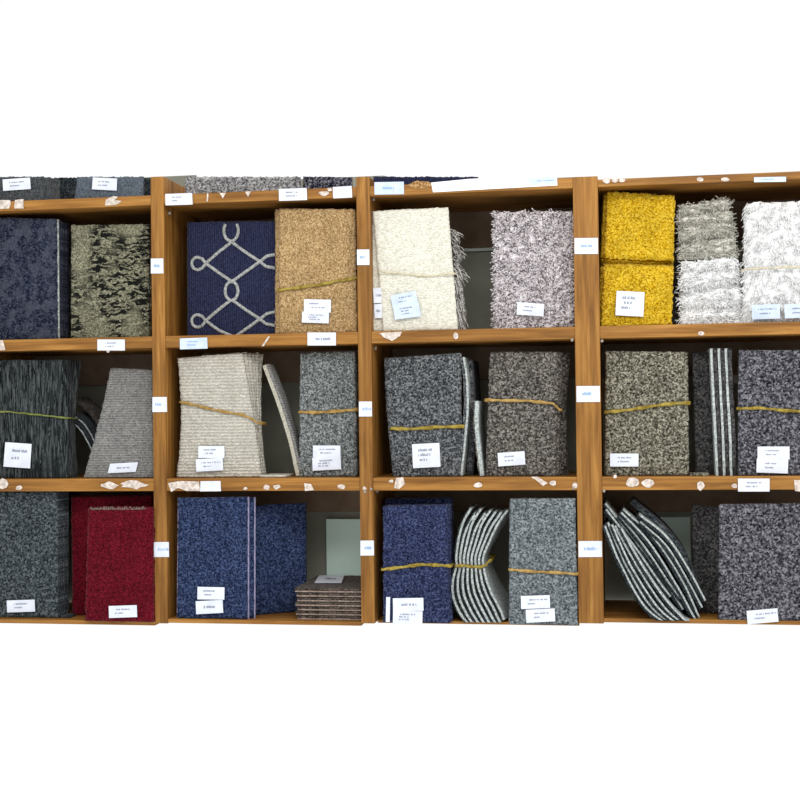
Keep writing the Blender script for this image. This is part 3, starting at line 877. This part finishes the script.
# bay three
fa = Face((384, 358), (461, 353), (462, 476), (393, 475), 0.035, zC, bowL=-1.5)
bundle(fa, C_STEEL, 5, 'bundle of steel grey speckled samples left of a sheet curling with a pale edge', [((412.5, 443.5, 440, 467.5), 3, 3)], [([(391, 428.5), (410, 429), (440, 427), (463, 426.5)], BAND_OLIVE, 0.05, 0.0075)], B_DARK, (-0.001, -0.004))
fan_sheet([(464.5, 357), (468, 380), (468.5, 410), (466, 440), (462.5, 475.5)], 0.034, 0.13, zC, side=-1, tb=0.0045, tp=0.006, mat_p=C_STEEL, mat_b=B_WHITE, label='steel grey sample with a long pale edge curling beside its bundle')
fan_sheet([(473, 360), (475, 390), (476, 420), (475, 450), (473, 475.5)], 0.075, 0.11, zC, side=-1, tb=0.003, tp=0.012, mat_p=C_STEEL, mat_b=B_DARK, label='steel grey sample turned on edge in the dark gap between two bundles')
fan_sheet([(479, 401), (478.5, 425), (481, 450), (484, 475.5)], 0.03, 0.12, zC, side=-1, tb=0.0085, tp=0.003, mat_p=C_TAUPE, mat_b=B_WHITE, label='short white backed sample on edge against the taupe bundle')
fa = Face((490, 352), (559, 352), (556, 476), (485, 475), 0.04, zC, bulge=0.002)
bundle(fa, C_TAUPE, 6, 'bundle of taupe speckled samples fanned open at its right side', [((498, 452, 525, 465.5), 4, 2)], [([(486, 400), (505, 400.5), (530, 401), (553, 403.5), (560, 410)], BAND_TAN, 0.058, 0.0065)], B_GREY, (0.001, 0.002), fan=(0.022, 0.024, -0.008))
# bay four
fa = Face((606, 351), (688, 352), (689, 476), (605, 476), 0.035, zC)
bundle(fa, C_OLIVE, 5, 'bundle of olive grey speckled samples right of the wide upright', [((610, 453.5, 638.5, 466.5), 0, 2)], [([(606, 412), (625, 410.5), (650, 406.5), (672, 403.5), (688.5, 403)], BAND_OLIVE, 0.05, 0.0075)], B_GREY, (0, 0))
fa = Face((696, 352), (712, 352), (716, 476), (697, 476), 0.14, zC)
og = fa.base()
for k, (xt, xb) in enumerate(((710, 716), (717.5, 723), (724.5, 730))):
    nm = ('left', 'middle', 'right')[k]
    fan_sheet([(xt, 348.5), (xt + 1.8, 390), (xt + 4.2, 435), (xb, 476.5)], 0.03, 0.16, zC, side=1, tb=0.0052, tp=0.0088, mat_p=C_DKTAUPE, mat_b=B_WHITE, label='dark sample on edge with white backing, %s of three beside the olive bundle' % nm)
fa = Face((692, 352), (711, 353), (714, 475), (696, 475), 0.075, zC)
sample(fa, C_DKTAUPE, 'narrow dark taupe sample turned sideways left of the three white edges', (), B_DARK)
bm = bmesh.new()
p = at(690, 476, 0.03); q = at(709, 476, 0.03)
og = Vector(((p.x + q.x) / 2, 0.04, zC))
box(bm, p.x, q.x, 0.02, 0.06, zC + 0.0003, zC + 0.006, og, 0.0015)
o = link('carpet_offcut', bm, C_OLIVE); o.location = og
o['label'] = 'small olive grey offcut on the shelf beside the olive bundle'; o['category'] = 'carpet offcut'
fa = Face((739, 350), (822, 350), (822, 478), (738, 478), 0.025, zC)
bundle(fa, C_PURP, 5, 'bundle of purple grey speckled samples at the right end of the middle shelf', [((757.5, 446.5, 789.5, 459.5), 0, 2), ((756.5, 459, 788, 473), -2, 2)], [([(739, 408.5), (760, 408), (785, 410.5), (821, 412.5)], BAND_OLIVE, 0.05, 0.0065)], B_GREY, (0, 0.003))

# ------------------------------------------------------------------ row three
# bay one
fa = Face((-16, 492), (58, 491), (58, 619), (-16, 620), 0.025, ZD1)
sample(fa, C_SLATE, 'slate grey speckled sample at the bottom left corner with a white sticker', [((7, 600, 35, 612), 2, 2)], B_DARK)
rear(fa, C_SLATE, 5, 'slate grey sample stacked behind the one in the bottom left corner', 'slate grey samples at the bottom left', B_DARK, (0, 0.003))
bm = bmesh.new()
p = at(61, 613, 0.05); q = at(74, 613, 0.05)
og = Vector(((p.x + q.x) / 2, 0.05, ZD1))
box(bm, p.x, q.x, 0.03, 0.06, ZD1 + 0.0003, ZD1 + 0.006, og, 0.0015)
o = link('carpet_offcut', bm, C_DARKP); o.location = og
o['label'] = 'small dark offcut between the slate and crimson samples'; o['category'] = 'carpet offcut'
fb = Face((71, 497), (152, 496), (153, 612), (72, 613), 0.07, ZD1)
sample(fb, C_RED, 'taller crimson carpet sample standing behind the labelled crimson one', (), B_RED)
rear(fb, C_RED, 3, 'crimson carpet sample at the back of the crimson stack', 'crimson samples at the back', B_RED)
fa = Face((88, 508.5), (152.8, 508), (152.8, 624), (85, 624), -0.010, ZD1)
red = sample(fa, C_RED, 'shorter crimson carpet sample in front with a white sticker', [((109, 605.5, 137, 617.5), 2, 2)], B_RED)
bm = bmesh.new()
for k in range(150):
    uu = random.uniform(0.06, 0.86)
    p = fa(uu, 1.0) + Vector((0, random.uniform(-0.002, 0.004), -0.003)) - fa.base()
    d = Vector((random.uniform(-1.4, 1.4), random.uniform(-0.5, 0.2), random.uniform(0.1, 0.8))).normalized()
    strand(bm, [p, p + d * 0.004, p + d * 0.007 + Vector((0, -0.001, 0.0005))], 0.0009, 0.0006)
link('frayed_edge', bm, B_BROWN, red, kind='stuff', label='frayed brown top edge')
rear(fa, C_RED, 5, 'crimson carpet sample pressed behind the shorter front one', 'crimson samples behind the front one', B_RED, (0.001, 0.002))
# bay two
fa = Face((178, 498), (247, 497), (247, 622), (177, 622), 0.012, ZD2)
sample(fa, C_BLUE, 'navy speckled sample with two stacked stickers, right of the first upright', [((197.5, 587, 224.5, 599.5), -1, 2), ((196, 600.5, 223, 613.5), 3, 1)], B_PURPLE, tb=0.004, inset=-0.0025)
rear(fa, C_BLUE, 1, 'navy speckled sample behind the two sticker one, its purple edge showing', None, B_PURPLE, (0.012, 0.013), t=0.0055, tb=0.0035, pitch=0.011, inset=-0.0022)
fa = Face((252, 504.5), (302, 504), (302, 609), (252, 617), 0.10, ZD2, yaw=0.075)
sample(fa, C_BLUE, 'navy sample turned at an angle behind the navy stack', (), B_DARK)
# flat stack of brown sheets
o_names = ('top', 'second', 'third', 'fourth', 'fifth', 'sixth', 'lowest')
yF = 0.02
pl = at(296, 600, yF).x; pr = XL[1][0] - 0.003
ztop = at(328, 588, yF).z
zlo = ZD2
tot = ztop - zlo
hh = tot / 7
dep = 0.235
for k in range(7):
    z0 = zlo + (6 - k) * hh; z1 = z0 + hh
    jx = random.uniform(-0.003, 0.003); jy = random.uniform(-0.006, 0.004)
    if k == 0: jx, jy = -0.004, 0
    org = Vector(((pl + pr) / 2, yF + dep / 2, z0))
    e = empty('carpet_sample', org, 'brown grey sample lying flat in the small stack, %s of seven' % o_names[k] if k not in (0, 6) else
              ('brown grey sample lying flat on top of the small stack, with sticker' if k == 0 else 'brown grey sample lying flat at the bottom of the small stack'), 'carpet sample')
    def slab(za, zb_, amp, res):
        bm = bmesh.new()
        nx = int((pr - pl) / res); ny = int(dep / res)
        G = []
        for j in range(ny + 1):
            row = []
            for i in range(nx + 1):
                bx = min(1, i / nx)
                x = pl + jx * (1 - bx) + (pr - pl) * bx + (random.uniform(-1, 0) * amp if i == 0 else 0)
                y = yF + jy + dep * j / ny + (random.uniform(-1, 1) * amp if j == 0 else 0)
                if (i, j) in ((0, 0),): x += 0.002; y += 0.002
                row.append((bm.verts.new(Vector((x, y, za)) - org), bm.verts.new(Vector((x, y + 0.0, zb_ - random.random() * amp * 0.6)) - org)))
            G.append(row)
        for j in range(ny):
            for i in range(nx):
                for s in (0, 1):
                    bm.faces.new((G[j][i][s], G[j][i + 1][s], G[j + 1][i + 1][s], G[j + 1][i][s]))
        for i in range(nx):
            for j in (0, ny):
                bm.faces.new((G[j][i][0], G[j][i + 1][0], G[j][i + 1][1], G[j][i][1]))
        for j in range(ny):
            for i in (0, nx):
                bm.faces.new((G[j][i][0], G[j + 1][i][0], G[j + 1][i][1], G[j][i][1]))
        bmesh.ops.recalc_face_normals(bm, faces=bm.faces)
        return bm
    link('pile', slab(z0 + hh * 0.40, z1 - 0.0012, 0.0018, 0.006 if k == 0 else 0.012), C_BROWN, e, True)
    link('backing', slab(z0 + 0.0004, z0 + hh * 0.38, 0.0012, 0.012), B_BROWN, e)
    if k == 0:
        def tp(x, y):
            d = ray(x, y); t = (z1 + 0.0006 - CAM.z) / d.z
            return CAM + d * t
        paper('label', [tp(319, 575.5), tp(344.5, 575.5), tp(341.5, 583), tp(314.5, 583)], org, e, 1)
# pale board added in place of an opening onto a lit wall behind
def pale(x0, y0, x1, label, zD, Y=0.255):
    p = at(x0, y0, Y); q = at(x1, y0, Y)
    og = Vector(((p.x + q.x) / 2, Y, zD))
    bm = bmesh.new()
    box(bm, p.x, q.x, Y, Y + 0.006, zD + 0.0004, p.z, og, 0.001)
    o = link('lit_opening_board', bm, LIT_OPENING); o.location = og
    o['label'] = label; o['category'] = 'board'
pale(326, 519, 372, 'pale green rectangular board in place of a lit opening above the flat brown stack', ZD2)
pale(633, 517, 690.5, 'pale green board in place of a lit opening behind the fallen fan of sheets', ZD4)
# bay three
fa = Face((383, 506), (447, 505), (449, 624), (383, 624), 0.0, ZD3)
bundle(fa, C_INDIGO, 6, 'bundle of indigo blue samples tied by a gold band at the bottom', [((393, 598, 423.5, 611), 1, 1), ((393, 611, 422.5, 623.6), -1, 3), ((386, 597, 390, 622), -1, 0)],
       [([(382.5, 569.5), (400, 567.5), (420, 564.5), (436, 565), (449.5, 566)], BAND_OLIVE, 0.058, 0.007)], B_DARK, (0.001, 0.004), dzs=0.001)
fb = Face((385, 499), (450, 498), (452, 615), (386, 615), 0.085, ZD3)
sample(fb, C_INDIGO, 'taller indigo sample standing behind the gold banded indigo bundle', (), B_GREY)
rear(fb, C_INDIGO, 2, 'indigo sample at the very back of the indigo stack', 'indigo samples at the back', B_GREY, (0.002, 0.004))
# fanned bundle seen on edge
nS = 8
og = at(470, 624, 0.03); og.z = ZD3; og.y = 0.03
FB = empty('carpet_bundle', og, 'bundle of pale edged sheets bent open above and below its band', 'carpet samples')
tops = [(472, 509), (477, 513), (481.5, 510), (486, 514), (491, 511.5), (496.5, 512.5), (502, 513), (508, 511)]
bots = [(469, 624), (474, 624), (480, 624), (485.5, 624), (491, 624), (496.5, 623.5), (501, 622.5), (505, 619.5)]
for k in range(nS):
    s = k / (nS - 1)
    wx = 457.5 + 27 * s
    tx, ty = tops[k]; bx, by = bots[k]
    path = [(tx, ty), (tx - 7.5 - 1.5 * s, ty + 13), (wx + 2.5 + 5.0 * s, 538), (wx, 556), (wx, 566), (wx - 3.4 + 6.5 * s, 580), (wx - 3.6 + 12 * s, 594), (wx + 1.5 + 15 * s, 609), (bx, by)]
    fan_sheet(path, 0.022, 0.13, ZD3, side=-1, tb=0.0046, tp=0.0030, mat_p=C_DARKP, mat_b=B_WHITE, thing=False, parent=FB, org=og, skew=0.13 if k == nS - 1 else 0.0)
fa = Face((456, 509), (487, 509), (487, 624), (456, 624), 0.022, ZD3)
band(fa, og, FB, [(455.5, 566), (463, 565.5), (472, 566.5), (481, 567), (486.5, 564.5), (489, 561)], BAND_OLIVE, 0.12, 0.007, off=0.003)
fa = Face((510, 499), (575, 498.5), (577.5, 624), (509, 624), 0.0, ZD3)
bundle(fa, C_GREYBL, 5, 'bundle of ash grey samples beside the wide upright at the bottom', [((521, 595.5, 550, 608.5), 2, 2), ((526, 609, 555, 622), 3, 2)], [([(510, 569.5), (530, 571.5), (555, 572.5), (577, 574)], BAND_TAN, 0.05, 0.0065)], B_GREY, (0, -0.002))
# bay four: fallen fan of sheets
ords = ('first', 'second', 'third', 'fourth', 'fifth', 'sixth', 'seventh')
up = [[(640, 514), (668, 537), (690, 570), (706, 600)], [(641, 521), (667, 545), (688, 579), (703, 607)], [(624, 509), (655, 538), (683, 580), (700, 617)],
      [(622, 512), (650, 542), (678, 586), (696, 619)], [(620, 515), (646, 547), (671, 584), (689, 607)], [(606, 503), (640, 545), (665, 580), (684, 609)], [(607, 509), (636, 547), (657, 577), (671, 596)]]
lo = [[(622, 528), (643, 565), (668, 601), (690, 624)], [(616, 526), (638, 566), (663, 604), (684, 624)], [(613, 525), (632, 566), (657, 605), (678, 624)],
      [(609, 523), (627, 565), (650, 604), (672, 624)], [(606, 526), (621, 563), (644, 604), (667, 624)]]
for k, pth in enumerate(up):
    fan_sheet(pth, 0.012 + 0.004 * (k % 3), 0.16, ZD4, side=-1, tb=0.0037, tp=0.0058, mat_p=C_DARKP, mat_b=B_WHITE, label='dark pale backed sample fallen aslant, %s sheet from the top right of the upper fan' % ords[k])
for k, pth in enumerate(lo):
    fan_sheet(pth, -0.02 + 0.004 * (k % 2), 0.17, ZD4, side=-1, tb=0.0037, tp=0.0046, mat_p=C_DARKP, mat_b=B_WHITE, label='dark pale backed sample slumped under the upper fan, %s sheet from the right' % ords[k])
fan_sheet([(634, 499), (664, 524), (686, 552), (700, 585)], 0.06, 0.12, ZD4, side=-1, tb=0.003, tp=0.010, mat_p=C_SLATE, mat_b=B_DARK, label='dark sample behind the fallen fan, lying uppermost against it')
fa = Face((692, 505), (724, 507), (724, 617), (694, 613), 0.085, ZD4, yaw=-0.03)  # darker pile colour stands in for the deeper shade beside the fan
sample(fa, C_DKTAUPE, 'taupe sample with shade put into its pile colour, turned sideways between the fan and the purple grey sample', (), B_DARK)
fa = Face((720, 505), (822, 504), (822, 624), (719, 624), 0.0, ZD4)
sample(fa, C_PURP, 'large purple grey speckled sample in the bottom right corner', [((747, 609.5, 778, 623), 5, 2)], B_GREY)
rear(fa, C_PURP, 4, 'purple grey sample stacked behind the one in the bottom right corner', 'purple grey samples at the bottom right', B_GREY, (0, 0.003))
